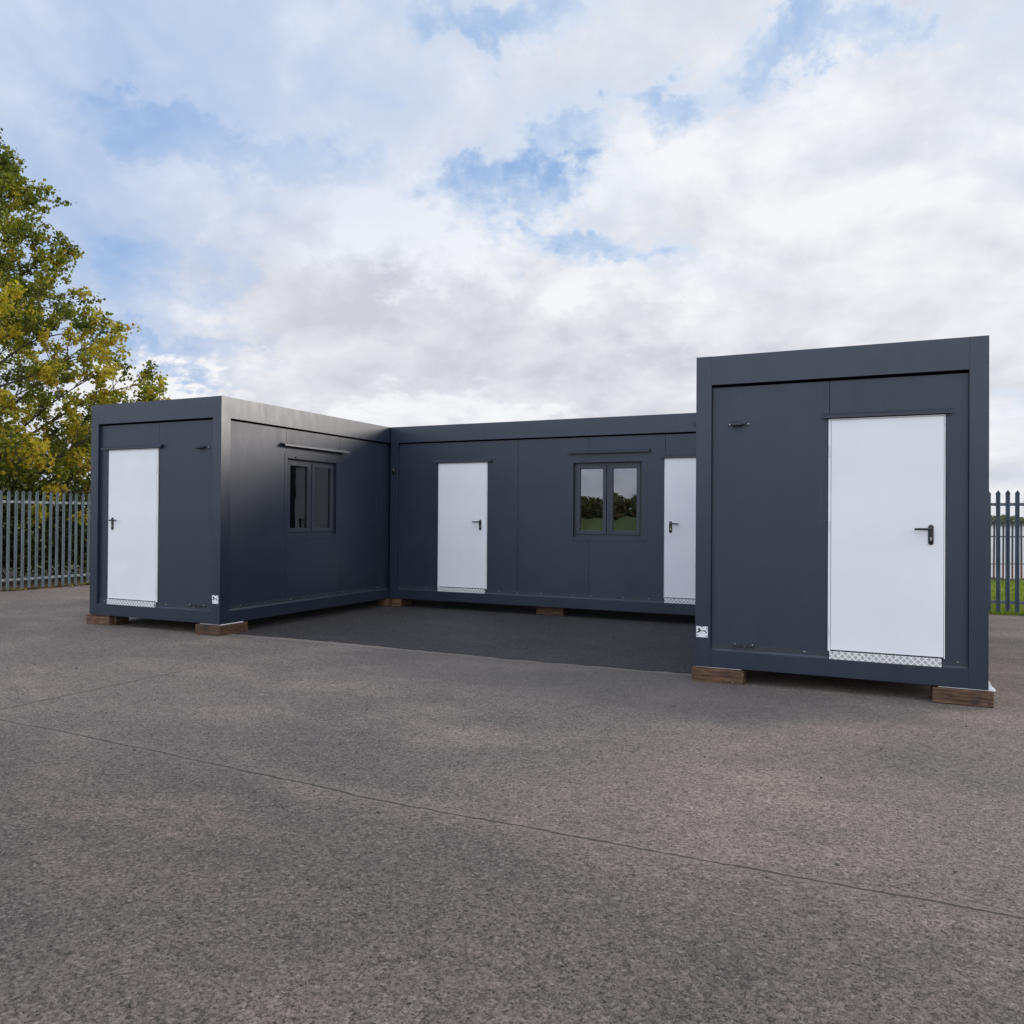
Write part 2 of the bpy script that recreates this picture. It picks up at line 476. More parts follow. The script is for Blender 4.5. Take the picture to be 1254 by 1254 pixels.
def door(root, x0, x1, y, hinge, dirn, pivot):
    """door leaf x0..x1 on the panel face at y (front faces -y)"""
    zb, zt = .372, 2.458
    d = MB()
    hl = .024 if hinge == 'l' else .012; hr = .024 if hinge == 'r' else .012
    d.box(x0+hl, x1-hr, y-.022, y+.02, zb+.012, zt-.014, .003)
    leaf = d.build('door', M_door, root)
    fr = MB()
    fr.box(x0, x0+hl-.003, y-.018, y+.02, zb, zt, .002).box(x1-hr+.003, x1, y-.018, y+.02, zb, zt, .002)
    fr.box(x0+hl-.002, x1-hr+.002, y-.018, y+.02, zt-.011, zt, .002)
    fr.build('door_frame', M_door, leaf)
    hx = x0+hl*.6 if hinge == 'l' else x1-hr*.6
    for hz in (.56, 1.50, 2.17):
        MB().cyl((hx, y-.024, hz-.045), (hx, y-.024, hz+.045), .006, 10).build('hinge', M_door, leaf, smooth=True)
    handle(leaf, pivot, y-.022, 1.475, dirn)
    sc = MB(); sc.box(x0-.006, x1+.006, y-.002, y+.02, zb-.02, zt+.02)
    sc.build('door_reveal', M_dark, root)
    tr = MB(); tr.box(x0+.014, x1-.026, y-.040, y+.004, .302, .3715, .002)
    tr.build('threshold', M_tread, root)
def hood(root, x0, x1, y, z, proj=.045, m=None):
    prof = [(y, z+.026), (y-.012, z+.026), (y-proj, z+.002), (y-proj, z-.020), (y-proj+.006, z-.020), (y-proj+.006, z-.004), (y, z+.014)]
    b = MB().prism(prof, 'x', x0, x1)
    for k in range(4):
        xx = x0+.14+(x1-x0-.28)*k/3
        b.ball((xx, y-.013, z+.022), .006, 1, .5, 1, 8)
    return b.build('rain_hood', m or M_trim, root)
def flashing(root, x0, x1, y, gaps=()):
    segs = []; a = x0
    for g0, g1 in gaps: segs.append((a, g0)); a = g1
    segs.append((a, x1))
    for a0, a1 in segs:
        if a1-a0 < .02: continue
        b = MB(); b.prism([(y, .368), (y-.005, .368), (y-.006, .318), (y-.022, .3015), (y, .3015)], 'x', a0, a1)
        fl = b.build('base_flashing', M_trim, root)
        n = max(1, int((a1-a0)/.42))
        for k in range(n):
            xx = a0+(a1-a0)*(k+.5+random.uniform(-.2, .2))/n
            MB().ball((xx, y-.006, .345+random.uniform(-.006, .006)), .0065, 1, .6, 1, 8).build('screw', M_steel, fl, smooth=True)
def window(root, x0, x1, z0, z1, y, trim, hoodspan, hood_z, hood_proj, glass, hood_m):
    """two-sash window in a plane facing -y; returns nothing. rot: Empty that carries it"""
    tx0, tx1, tz0, tz1 = trim
    w = MB()
    e = .004
    # flat trim plate round the opening (4 butted strips)
    w.box(tx0, x0, y-e, y+.01, tz0, tz1, .0015).box(x1, tx1, y-e, y+.01, tz0, tz1, .0015)
    w.box(x0, x1, y-e, y+.01, tz0, z0, .0015).box(x0, x1, y-e, y+.01, z1, tz1, .0015)
    fo = w.build('window_trim', M_panel, root)
    d = .045                                     # frame set back in the opening
    fr = MB(); t_ = .045
    fr.box(x0-.003, x0+t_, y+d, y+d+.06, z0-.003, z1+.003, .003).box(x1-t_, x1+.003, y+d, y+d+.06, z0-.003, z1+.003, .003)
    fr.box(x0+t_, x1-t_, y+d, y+d+.06, z0-.003, z0+t_, .003).box(x0+t_, x1-t_, y+d, y+d+.06, z1-t_, z1+.003, .003)
    xm = (x0+x1)/2
    fr.box(xm-.02, xm+.02, y+d-.002, y+d+.06, z0+t_, z1-t_, .003)
    wn = fr.build('window', M_upvc, root)
    wn_children = []
    for a0, a1 in ((x0+t_-.006, xm-.024), (xm+.024, x1-t_+.006)):
        b0, b1 = z0+t_-.004, z1-t_+.004
        s = MB(); k = .056
        s.prism([(a0, b0), (a1, b0), (a1-k, b0+k), (a0+k, b0+k)], 'y', y+d-.016, y+d+.04, .003)
        s.prism([(a0, b1), (a0+k, b1-k), (a1-k, b1-k), (a1, b1)], 'y', y+d-.016, y+d+.04, .003)
        s.prism([(a0, b0), (a0+k, b0+k), (a0+k, b1-k), (a0, b1)], 'y', y+d-.016, y+d+.04, .003)
        s.prism([(a1, b0), (a1, b1), (a1-k, b1-k), (a1-k, b0+k)], 'y', y+d-.016, y+d+.04, .003)
        s.build('sash', M_upvc, wn)
        g = MB(); g.box(a0+k-.004, a1-k+.004, y+d+.012, y+d+.018, b0+k-.004, b1-k+.004)
        g.build('pane', glass, wn)
        bd = MB()
        q = .012
        bd.box(a0+k-.003, a0+k+q, y+d+.024, y+d+.046, b0+k, b1-k).box(a1-k-q, a1-k+.003, y+d+.024, y+d+.046, b0+k, b1-k)
        bd.box(a0+k+q, a1-k-q, y+d+.024, y+d+.046, b0+k, b0+k+q).box(a0+k+q, a1-k-q, y+d+.024, y+d+.046, b1-k-q, b1-k)
        bd.build('glazing_bead', M_bead, wn)
    # inner handle seen through the left sash
    hh = MB(); xh = xm-.115; zc = (z0+z1)/2
    hh.tube([(xh, y+d+.042, zc+.075), (xh-.012, y+d+.052, zc+.05), (xh-.018, y+d+.055, zc), (xh-.012, y+d+.052, zc-.05), (xh, y+d+.042, zc-.075)], .009, 8)
    hh.build('window_handle', M_shim, wn, smooth=True)
    v = MB()
    v.box(x0+.02, x1-.03, y-.012, y+d, z1-.001, z1+.012, .002)
    for kx in (.16, .80):
        xx = x0+(x1-x0)*kx
        v.prism([(xx-.03, z1+.010), (xx+.03, z1+.010), (xx+.014, z1+.038), (xx-.006, z1+.038)], 'y', y-.020, y-.004)
    v.build('vent_strip', M_trim, wn)
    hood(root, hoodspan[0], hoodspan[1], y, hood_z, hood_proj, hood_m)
    return wn
def panels(root, spans, y, th=.05, opening=None, zt=2.803):
    """cladding panels butted with narrow joints; opening=(x0,x1,z0,z1)"""
    for a0, a1 in spans:
        b = MB(); g = .002
        if opening and a0 < opening[1] and a1 > opening[0]:
            o0, o1, oz0, oz1 = opening
            c0, c1 = max(a0, o0), min(a1, o1)
            if c0 > a0+.01: b.box(a0+g, c0, y, y+th, .301, zt)
            if c1 < a1-.01: b.box(c1, a1-g, y, y+th, .301, zt)
            l = c0 if c0 > a0+.01 else a0+g; r = c1 if c1 < a1-.01 else a1-g
            b.box(l, r, y, y+th, .301, oz0).box(l, r, y, y+th, oz1, zt)
        else:
            b.box(a0+g, a1-g, y, y+th, .301, zt, .0015)
        b.build('wall_panel', M_panel, root)
def bracket(root, x0, x1, y, z):
    b = MB()
    xm = (x0+x1)/2; w = (x1-x0)/2
    b.box(x0, x1, y-.004, y, z-.018, z+.018, .0015)
    b.prism([(y-.004, z+.022), (y-.03, z+.026), (y-.065, z+.010), (y-.065, z-.012), (y-.004, z-.018)], 'x', xm-w*.55, xm+w*.32, .002)
    b.cyl((xm+w*.30, y-.045, z+.004), (xm+w*.62, y-.04, z+.004), .012, 10)
    o = b.build('bracket', M_trim, root)
    for xx in (x0+.014, x1-.012): MB().ball((xx, y-.005, z), .008, 1, .6, 1).build('bracket_bolt', M_steel, o, smooth=True)
def clip_row(root, x0, x1, y, z):
    b = MB(); n = 4
    for k in range(n):
        xx = x0+(x1-x0)*k/(n-1)
        b.box(xx-.012, xx+.012, y-.010, y, z+.002, z+.018, .003)
    b.tube([(x0-.02, y-.012, z+.004), ((x0+x1)/2, y-.014, z-.002), (x1+.02, y-.012, z+.006)], .004, 8)
    o = b.build('cable_clip', M_black, root, smooth=True)
    for xx in (x0, x1): MB().ball((xx, y-.015, z+.022), .007).build('clip_screw', M_steel, o, smooth=True)
def id_plate(root, x0, x1, z0, z1, y):
    p = MB().box(x0, x1, y-.003, y+.001, z0, z1, .001).build('marking_plate', M_plate, root)
    w = x1-x0; h = z1-z0
    k = MB()
    P = lambda u, v: (x0+w*u, z0+h*v)
    yy0, yy1 = y-.0046, y-.0032
    # dark ragged emblem across the middle and four fixing holes
    k.prism([P(.04, .38), P(.18, .42), P(.30, .50), P(.44, .56), P(.56, .57), P(.68, .56), P(.92, .38), P(.94, .46), P(.80, .60), P(.70, .68), P(.60, .63), P(.46, .62), P(.36, .66), P(.30, .84), P(.18, .86), P(.14, .70), P(.22, .62), P(.14, .52), P(.03, .47)][::-1], 'y', yy0, yy1)
    for u, v in ((.12, .14), (.88, .12), (.92, .84)):
        cx, cz = P(u, v)
        MB().cyl((cx, yy1, cz), (cx, yy0, cz), .006, 8).build('plate_hole', M_ink, p)
    k.build('plate_marking', M_ink, p)
    n = MB()
    n.prism([P(.40, 1.004), P(.60, 1.004), P(.52, .90)][::-1], 'y', y-.0050, y-.0034); n.build('plate_notch', M_trim, p)

def shell(root, wx, wy, posts_front=.145):
    """frame of a cabin whose footprint is 0..wx, 0..wy (local, front at y=0)"""
    pw = .145; pd = .165
    for x0 in (0, wx-pw):
        for y0 in (0, wy-pd):
            MB().box(x0, x0+pw, y0, y0+pd, Z0, Z1, .0022).build('corner_post', M_frame, root)
    e = .0012
    rf = MB()
    rf.box(pw, wx-pw, e, .09, 2.825, Z1-e, .0012).box(pw, wx-pw, wy-.09, wy-e, 2.825, Z1-e, .0012)
    rf.box(e, .09, pd, wy-pd, 2.825, Z1-e, .0012).box(wx-.09, wx-e, pd, wy-pd, 2.825, Z1-e, .0012)
    rf.build('roof_frame', M_frame, root)
    MB().box(.088, wx-.088, .088, wy-.088, Z1-.06, Z1-.03).build('roof', M_frame, root)
    ff = MB()
    ff.box(pw, wx-pw, e, .14, Z0+e, .30, .0022).box(pw, wx-pw, wy-.14, wy-e, Z0+e, .30, .0022)
    ff.box(e, .14, pd, wy-pd, Z0+e, .30, .0022).box(wx-.14, wx-e, pd, wy-pd, Z0+e, .30, .0022)
    ff.build('floor_frame', M_frame, root)
    MB().box(.139, wx-.139, .139, wy-.139, .18, .29).build('floor', M_lining, root)
    ln = MB()   # inner lining: four sheets and a ceiling
    return ln
REC = .042
# ---- left cabin: footprint X -W..0, Y 0..6.055
A = thing('site_cabin', (-W, 0, 0), 'dark grey site cabin beside the tree, with hooded window in its long side', 'cabin', 'dark grey portable cabins in a U')
LY = 6.055
shell(A, W, LY)
# front end (local x = world x + W)
panels(A, [(.145, 1.281), (1.281, W-.145)], REC)
door(A, .334, 1.285, REC, 'r', 1, .428)
hood(A, .205, 1.36, REC, 2.482)
flashing(A, .147, W-.147, REC, [(.350, 1.259)])
bracket(A, W-.500, W-.245, REC, 2.445)
clip_row(A, W-.54, W-.29, REC-.006, .352)
id_plate(A, W-.128, W-.022, .408, .518, 0)
# back and outer side closed with panels
panels(A, [(.145, W-.145)], LY-REC-.05)
for k in range(5):
    y0 = .165+k*(LY-.33)/5; MB().box(REC, REC+.05, y0+.002, y0+(LY-.33)/5-.002, .301, 2.803).build('wall_panel', M_panel, A)
# inner long side, built facing -y and turned to face +x
side = bpy.data.objects.new('long_side', None); COL.objects.link(side); side.parent = A
side.location = (W, 0, 0); side.rotation_euler = (0, 0, R(90)); side.empty_display_size = .1
# with +90deg about z: local x -> world +y, local y -> world -x  (local -y faces +x)
OP = (1.329, 2.470, 1.275, 2.385)
panels(side, [(.165, 1.305), (1.305, 2.56), (2.56, 3.715), (3.715, 4.87), (4.87, LY-.165)], REC, opening=OP)
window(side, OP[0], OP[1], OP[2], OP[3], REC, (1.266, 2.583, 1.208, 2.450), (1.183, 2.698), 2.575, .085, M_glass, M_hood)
flashing(side, .167, 3.90, REC)
MB().box(.30, LY-.3, .5, .52, .30, 2.80).build('inner_wall', M_lining, side)

bpy.context.view_layer.update()
for o in list(side.children):          # hand the finished long side straight to its cabin
    ml = side.matrix_local @ o.matrix_local
    o.parent = A; o.matrix_parent_inverse = Matrix.Identity(4); o.matrix_local = ml
bpy.data.objects.remove(side)

# ---- back cabin: footprint X 0..6.055, Y 3.92..6.355
BX, BY = .012, 3.92
B = thing('site_cabin', (BX, BY, 0), 'dark grey site cabin at the back, sky-reflecting window between its two white doors', 'cabin', 'dark grey portable cabins in a U')
BL = 6.105
shell(B, BL, W)
OB = (3.369-BX, 4.467-BX, 1.258, 2.41)
panels(B, [(.145, 2.42-BX), (2.42-BX, 3.625-BX), (3.625-BX, 4.818-BX), (4.818-BX, BL-.145)], REC, opening=OB)
door(B, .951-BX, 1.872-BX, REC, 'l', -1, 1.753-BX)
door(B, 4.811-BX, 5.74-BX, REC, 'r', 1, 4.909-BX)
hood(B, .885-BX, 1.948-BX, REC, 2.480)
hood(B, 4.761-BX, 5.80-BX, REC, 2.470)
window(B, OB[0], OB[1], OB[2], OB[3], REC, (3.312-BX, 4.545-BX, 1.203, 2.485), (3.277-BX, 4.592-BX), 2.572, .055, M_coated, M_trim)
flashing(B, .147, BL-.147, REC, [(.965-BX, 1.846-BX), (4.825-BX, 5.714-BX)])
panels(B, [(.145, BL-.145)], W-REC-.05)
MB().box(.3, BL-.3, .75, .77, .30, 2.80).build('inner_wall', M_lining, B)
lb = MB(); lb.box(.045, .105, -.022, .0, 2.29, 2.385, .004).box(.055, .095, -.034, -.02, 2.30, 2.335, .003)
lo = lb.build('link_bracket', M_black, B)
MB().ball((.075, -.026, 2.365), .011, 1, .7, 1).build('link_bolt', M_steel, lo, smooth=True)
for zz in (.62, .515, .40): MB().ball((.078, -.004, zz), .010, 1, .8, 1).build('post_bolt', M_trim, B, smooth=True)
MB().cyl((5.251-BX, .002, 2.937), (5.251-BX, -.022, 2.937), .03, 16).build('fascia_knob', M_trim, B, smooth=True)

# ---- right cabin: footprint X 6.131..8.566, Y -.107..5.948
CX, CY = 6.131, -.107
Cb = thing('site_cabin', (CX, CY, 0), 'nearest dark grey site cabin, its end wall with one white door facing the viewer', 'cabin', 'dark grey portable cabins in a U')
shell(Cb, W, LY)
panels(Cb, [(.145, 1.190), (1.190, W-.145)], REC)
door(Cb, 7.315-CX, 8.246-CX, REC, 'l', -1, 8.137-CX)
hood(Cb, 7.272-CX, 8.300-CX, REC, 2.484)
flashing(Cb, .147, W-.147, REC, [(7.329-CX, 8.220-CX)])
bracket(Cb, 6.425-CX, 6.622-CX, REC, 2.445)
clip_row(Cb, 6.50-CX, 6.66-CX, REC-.006, .352)
id_plate(Cb, 6.143-CX, 6.252-CX, .420, .524, 0)
panels(Cb, [(.145, W-.145)], LY-REC-.05)
for xx in (REC, W-REC-.05):
    for k in range(5):
        y0 = .165+k*(LY-.33)/5; MB().box(xx, xx+.05, y0+.002, y0+(LY-.33)/5-.002, .301, 2.803).build('wall_panel', M_panel, Cb)

# ------------------------------------------------------------------ timber blocks and packers
GB = 'timber blocks under the cabins'
def block(x0, x1, y0, y1, h, label, seed=0):
    b = MB(); b.box(-(x1-x0)/2, (x1-x0)/2, -(y1-y0)/2, (y1-y0)/2, 0, h, .006)
    rr = random.Random(seed)
    for v in b.bm.verts: v.co += Vector((rr.uniform(-.002, .002), rr.uniform(-.002, .002), rr.uniform(-.0015, 0)))
    o = b.build('timber_block', M_wood, None, ((x0+x1)/2, (y0+y1)/2, .001))
    return tag(o, label, 'block', GB)
block(-2.55, -2.085, .035, .26, .133, 'brown timber block at the outer corner below the white door of the left cabin', 1)
block(-2.06, -2.00, .09, .30, .125, 'short pale offcut of timber beside the block under the left cabin door', 2)
block(-.395, .03, -.025, .485, .130, 'brown timber block with pale edge under the courtyard corner of the left cabin', 3)
block(-.17, .02, 3.84, 4.10, .134, 'orange-brown timber offcut in the inner corner, left of the dark reddish block', 4)
block(.045, .235, 3.93, 4.30, .134, 'dark reddish timber block in the inner corner where the left and back cabins meet', 5)
block(2.72, 3.185, 4.03, 4.26, .136, 'brown timber block in the middle under the front edge of the back cabin', 6)
block(6.105, 6.585, -.125, .115, .131, 'brown timber block below the white marking plate of the nearest cabin', 7)
block(8.15, 8.603, -.125, .12, .131, 'dark knotty timber block under the right front corner of the nearest cabin', 8)
def shim(x0, x1, y0, y1, z, label, h=.009):
    b = MB(); b.box(-(x1-x0)/2, (x1-x0)/2, -(y1-y0)/2, (y1-y0)/2, 0, h, .001)
    return tag(b.build('packing_shim', M_shim, None, ((x0+x1)/2, (y0+y1)/2, z)), label, 'packer', 'white packers on the timber blocks')
shim(-2.40, -2.10, .045, .20, .1345, 'thin white packer on the timber block under the left cabin door', .008)
shim(-.36, .010, .02, .42, .1315, 'thin white packer on the timber block at the courtyard corner of the left cabin')
shim(6.14, 6.56, -.095, .10, .1345, 'thin white packer on the timber block below the plate of the nearest cabin', .005)
# folded white packer sticking out past the right corner
b = MB(); b.box(-.37, .050, .024, .16, 0, .006, .001)
b.prism([(.0, .009), (.056, .009), (.028, .032), (.010, .075), (.0, .075)], 'y', 0.05, .075)
tag(b.build('packing_shim', M_shim, None, (8.568, -.118, .1325)), 'white packer with an upturned corner sticking out on the dark knotty block', 'packer', 'white packers on the timber blocks')

# ------------------------------------------------------------------ palisade fences
def pale_mb(w=.066, h=2.04):
    """W-profile pale with a splayed, pointed head"""
    bm = bmesh.new()
    prof = [(-.5, 0), (-.32, .012), (-.12, 0), (0, .010), (.12, 0), (.32, .012), (.5, 0)]
    th = .003
    def ring(z, k, zoff, out):
        a = []
        for (u, d), zo in zip(prof, zoff):
            a.append(bm.verts.new((u*w*k, -d-out, z+zo)))
        for (u, d), zo in zip(prof[::-1], zoff[::-1]):
            a.append(bm.verts.new((u*w*k, -d-out+th, z+zo)))
        return a
    zt = [-.055, -.03, -.012, 0, -.012, -.03, -.055]
    rings = [ring(.03, 1, [0]*7, 0), ring(h-.17, 1, [0]*7, 0), ring(h-.085, 1.0, [0]*7, .004), ring(h-.055, 1.14, [0]*7, .010), ring(h, .35, [-.02, -.012, -.004, 0, -.004, -.012, -.02], .018)]
    n = 14
    for i in range(len(rings)-1):
        for k in range(n):
            bm.faces.new((rings[i][k], rings[i][(k+1) % n], rings[i+1][(k+1) % n], rings[i+1][k]))
    bm.faces.new(rings[0][::-1]); bm.faces.new(rings[-1])
    bmesh.ops.recalc_face_normals(bm, faces=list(bm.faces))
    return bm
def palisade(name, origin, rz, length, step, first, m, label, posts, h=2.04, rails=(.225, 1.80)):
    root = thing(name, origin, label, 'fence'); root.rotation_euler = (0, 0, rz)
    bm = pale_mb(.066, h); me = bpy.data.meshes.new('pale'); bm.to_mesh(me); bm.free(); me.materials.append(m)
    base = None; n = int((length-first)/step)
    rr = random.Random(5)
    for k in range(n):
        o = bpy.data.objects.new('pale', me) if base is None else base.copy()
        if base is None: base = o
        COL.objects.link(o); o.parent = root
        o.location = (first+k*step, 0, rr.uniform(-.008, .008)); o.rotation_euler = (rr.uniform(-.006, .006), rr.uniform(-.005, .005), rr.uniform(-.06, .06))
    for z in rails:
        b = MB(); b.box(0, length, .006, .012, z-.025, z+.025).box(0, length, .012, .05, z+.019, z+.025)
        for k in range(n): b.ball((first+k*step, -.014, z), .008, 1, .7, 1, 6)
        b.build('rail', m, root)
    for x in posts:
        MB().box(x-.05, x+.05, .052, .058, -.1, h-.12).box(x-.004, x+.004, .058, .15, -.1, h-.12).box(x-.05, x+.05, .15, .156, -.1, h-.12).build('post', m, root)
    return root
# left: runs along Y just beyond the asphalt; local x -> world +y would face +x after +90 deg
palisade('palisade_fence', (-8.20, -1.9, 0), R(90), 9.0, .15, .0, M_galv, 'pale galvanised palisade fence at the left edge, in front of the hedge and tree', (.6, 3.35, 8.8))
# right: along X behind the right cabin
palisade('palisade_fence', (6.2, 7.72, 0), 0, 9.0, .1342, .087, M_navyfence, 'dark blue-grey palisade fence at the right edge, in front of the grass strip', (.6, 2.4, 7.0), h=2.06, rails=(.20, 1.825))

# old rusty railing along the lake
rd = math.atan2(.36, .57)
RL = thing('lakeside_railing', (8.0, 14.9, -.03), 'old rusty railing beyond the grass strip at the edge of the lake', 'railing')
RL.rotation_euler = (0, 0, rd)
rb = None
for k in range(28):
    if rb is None:
        b = MB(); b.box(-.020, .020, -.014, .014, 0, 1.56, .003).box(-.045, .045, -.02, .02, 1.54, 1.585, .004)
        rb = b.build('upright', M_rust, RL)
        o = rb
    else:
        o = rb.copy(); COL.objects.link(o); o.parent = RL
    o.location = (.164+k*.2645, 0, random.uniform(-.015, .015)); o.rotation_euler = (0, random.uniform(-.012, .012), 0)
for z, rr_ in ((1.17, .016), (.46, .012), (1.50, .010)):
    MB().cyl((-.3, .02, z), (7.0, .02, z), rr_, 8).build('rail', M_rust, RL)
b = MB()
for k in range(24):
    b.box(-.6+k*.33, -.6+k*.33+.325, -.10+random.uniform(-.03, .02), .16, -.3, .09+random.uniform(-.02, .03), .02)
lk = b.build('lake_kerb', M_kerb, None, (8.0, 14.9, -.03)); lk.rotation_euler = (0, 0, rd)
lk['kind'] = 'structure'

# ------------------------------------------------------------------ vegetation
def leaf_object(name, leaves, m, parent=None, loc=(0, 0, 0)):
    """leaves: (centre, normal-ish dir, size, colour) -> folded leaf blades, one mesh"""
    verts = []; faces = []; cols = []
    for c, d, s, col in leaves:
        a = d.orthogonal().normalized(); 
        ang = random.uniform(0, 6.283); q = d.cross(a)
        u = a*math.cos(ang)+q*math.sin(ang); v = d.cross(u)
        i = len(verts)
        verts += [c-u*s*.5, c+v*s*.36+d*s*.10, c+u*s*.5, c-v*s*.36+d*s*.10]
        faces += [(i, i+1, i+2), (i, i+2, i+3)]
        cols += [col]*6
    me = bpy.data.meshes.new(name); me.from_pydata([tuple(v) for v in verts], [], faces)
    at = me.color_attributes.new('leafcol', 'FLOAT_COLOR', 'CORNER')
    flat_ = []
    for c in cols: flat_ += [c[0], c[1], c[2], 1.0]
    at.data.foreach_set('color', flat_)
    me.materials.append(m)
    o = bpy.data.objects.new(name, me); COL.objects.link(o); o.location = loc
    if parent: o.parent = parent
    return o
def rdir(rg):
    while True:
        v = Vector((rg.uniform(-1, 1), rg.uniform(-1, 1), rg.uniform(-1, 1)))
        if .05 < v.length < 1: return v.normalized()
def curve_pts(p, q, sag, rg, n=6):
    pts = []
    side = rdir(rg)*((q-p).length*.07)
    for i in range(n+1):
        t = i/n
        pts.append(p.lerp(q, t)+Vector((0, 0, sag*math.sin(math.pi*t)))+side*math.sin(math.pi*t*1.3))
    return pts
def envelope(z, tab):
    for (z0, r0), (z1, r1) in zip(tab, tab[1:]):
        if z0 <= z <= z1: return r0+(r1-r0)*(z-z0)/(z1-z0)
    return 0.0
def big_tree(loc, tab, seed, label, pal, nl=88, per_twig=36, lsize=.102, top=10.5, grp=None, name='broadleaf_tree'):
    rg = random.Random(seed)
    root = thing(name, loc, label, 'tree', grp)
    tr = MB(); leaves = []
    lean = Vector((rg.uniform(-.2, .2), rg.uniform(-.2, .2), 0))
    tp = lambda z: Vector((lean.x*(z/top)**2*2+.10*math.sin(z*.9), lean.y*(z/top)**2*2+.08*math.cos(z*.7), z))
    tr.tube([tp(z)-(Vector((0, .08, 0.05)) if z == 0 else Vector()) for z in [0, .3, 1, 2, 3, 4.5, 6, 7.5, 9, 10.3, top*.97]], [.27, .22, .19, .175, .155, .13, .105, .08, .055, .035, .012], 10)
    ga = 2.39996
    z0, z1 = tab[0][0], tab[-1][0]
    for i in range(nl):
        f = (i+.5)/nl
        ze = z0+(z1-z0)*f**1.1
        az = i*ga+rg.uniform(-.3, .3)
        r = envelope(ze, tab)*rg.uniform(.78, 1.06)
        end = tp(min(ze, top))+Vector((math.cos(az)*r, math.sin(az)*r, rg.uniform(-.1, .3)))
        zs = max(1.3, min(top*.9, ze-r*rg.uniform(.35, .65)))
        st = tp(zs)
        pts = curve_pts(st, end, r*.10, rg)
        rb_ = max(.012, .012+.008*r)
        tr.tube(pts, [rb_*(1-.85*k/6) for k in range(7)], 6)
        ns = 4+int(r*2.6)
        for j in range(ns):
            tt = .28+.72*(j+rg.random())/ns
            k = min(5, int(tt*6)); p0 = pts[k].lerp(pts[k+1], tt*6-k if tt < 1 else 1)
            d = (pts[k+1]-pts[k]).normalized()
            out = (d*rg.uniform(.3, 1)+rdir(rg)*.85+Vector((0, 0, .35))).normalized()
            ln = rg.uniform(.45, 1.05)*(1.15-.4*tt)
            p1 = p0+out*ln
            sp = curve_pts(p0, p1, .04, rg, 4)
            tr.tube(sp, [.013, .011, .008, .006, .003], 4)
            hue = rg.random()
            for q in range(3):
                w0 = sp[min(4, 2+q)]
                tw = (out+rdir(rg)*.8+Vector((0, 0, .3))).normalized()*rg.uniform(.22, .50)
                if q == 2: tr.tube([w0, w0+tw], [.005, .002], 3)
                for _ in range(per_twig):
                    u = rg.random()**.8
                    c = w0+tw*u+rdir(rg)*rg.uniform(.02, .17)
                    leaves.append((c, (rdir(rg)+Vector((0, 0, .5))).normalized(), lsize*rg.uniform(.65, 1.25), pal(c, hue, rg)))
    tr.build('trunk', M_bark, root, smooth=True)
    leaf_object('crown', leaves, M_leaf, root)
    return root
def autumn(c, hue, rg):
    # sunlit yellow put into leaf colours at the lower right; elsewhere green to olive
    f = max(0, min(1, .20+.20*(c.x-.3)+.10*(4.6-abs(c.z-5.0))))
    k = rg.random()*.35+hue*.65
    if k < f*.54: base = (.40, .335, .032) if rg.random() < .88 else (.33, .21, .026)
    elif k < .72: base = (.19, .21, .028)
    else: base = (.085, .115, .026)
    j = rg.uniform(.75, 1.35)
    return (base[0]*j, base[1]*j, base[2]*j)
TAB = [(1.3, 3.2), (2.6, 4.1), (4.0, 4.6), (4.9, 4.0), (6.2, 2.8), (7.4, 1.7), (8.4, 1.05), (9.6, .6), (10.4, .2)]
big_tree((-12.4, 4.75, -.02), TAB, 3, 'tall autumn tree with sunlit yellow put into its leaf colours, behind the pale palisade fence', autumn)

def bush(name, loc, rx, ry, h, n, label, cat, pal, m, seed, lsize=.09, grp=None, stems=9):
    rg = random.Random(seed)
    root = thing(name, loc, label, cat, grp)
    tr = MB(); lv = []
    cl = [(Vector((rg.uniform(-rx, rx), rg.uniform(-ry, ry), (.10+.85*rg.random()**1.5)*h)), rg.uniform(.28, .55)) for _ in range(int(n/70))]
    for i in range(stems):
        b0 = Vector((rg.uniform(-rx*.8, rx*.8), rg.uniform(-ry*.4, ry*.4), -.05))
        tr.tube(curve_pts(b0, b0+Vector((rg.uniform(-.4, .4), rg.uniform(-.3, .3), h*rg.uniform(.6, .98))), 0, rg, 4), [.03, .025, .02, .012, .004], 5)
    for c, r in cl:
        hue = rg.random()
        for _ in range(70):
            p = c+rdir(rg)*r*rg.random()**.45
            if p.z < (.02 if ry > 5 and rg.random() < .12 else (.38 if ry > 5 else .02)): continue
            lv.append((p, rdir(rg), lsize*rg.uniform(.6, 1.3), pal(p, hue, rg)))
    tr.build('stems', M_bark, root, smooth=True)
    leaf_object('foliage', lv, m, root)
    return root
def hedgepal(c, hue, rg):  # shade under the tree is put into these dark leaf colours
    j = rg.uniform(.6, 1.3)
    if rg.random() < .07: return (.11*j, .105*j, .02)
    return (.030*j, .046*j, .014*j) if hue < .7 else (.050*j, .062*j, .018*j)
bush('hedge', (-10.3, 4.4, 0), .9, 5.6, 2.05, 52000, 'dark dense hedge behind the pale palisade fence under the tall autumn tree', 'hedge', hedgepal, M_leafd, 21, .10, None, 22)

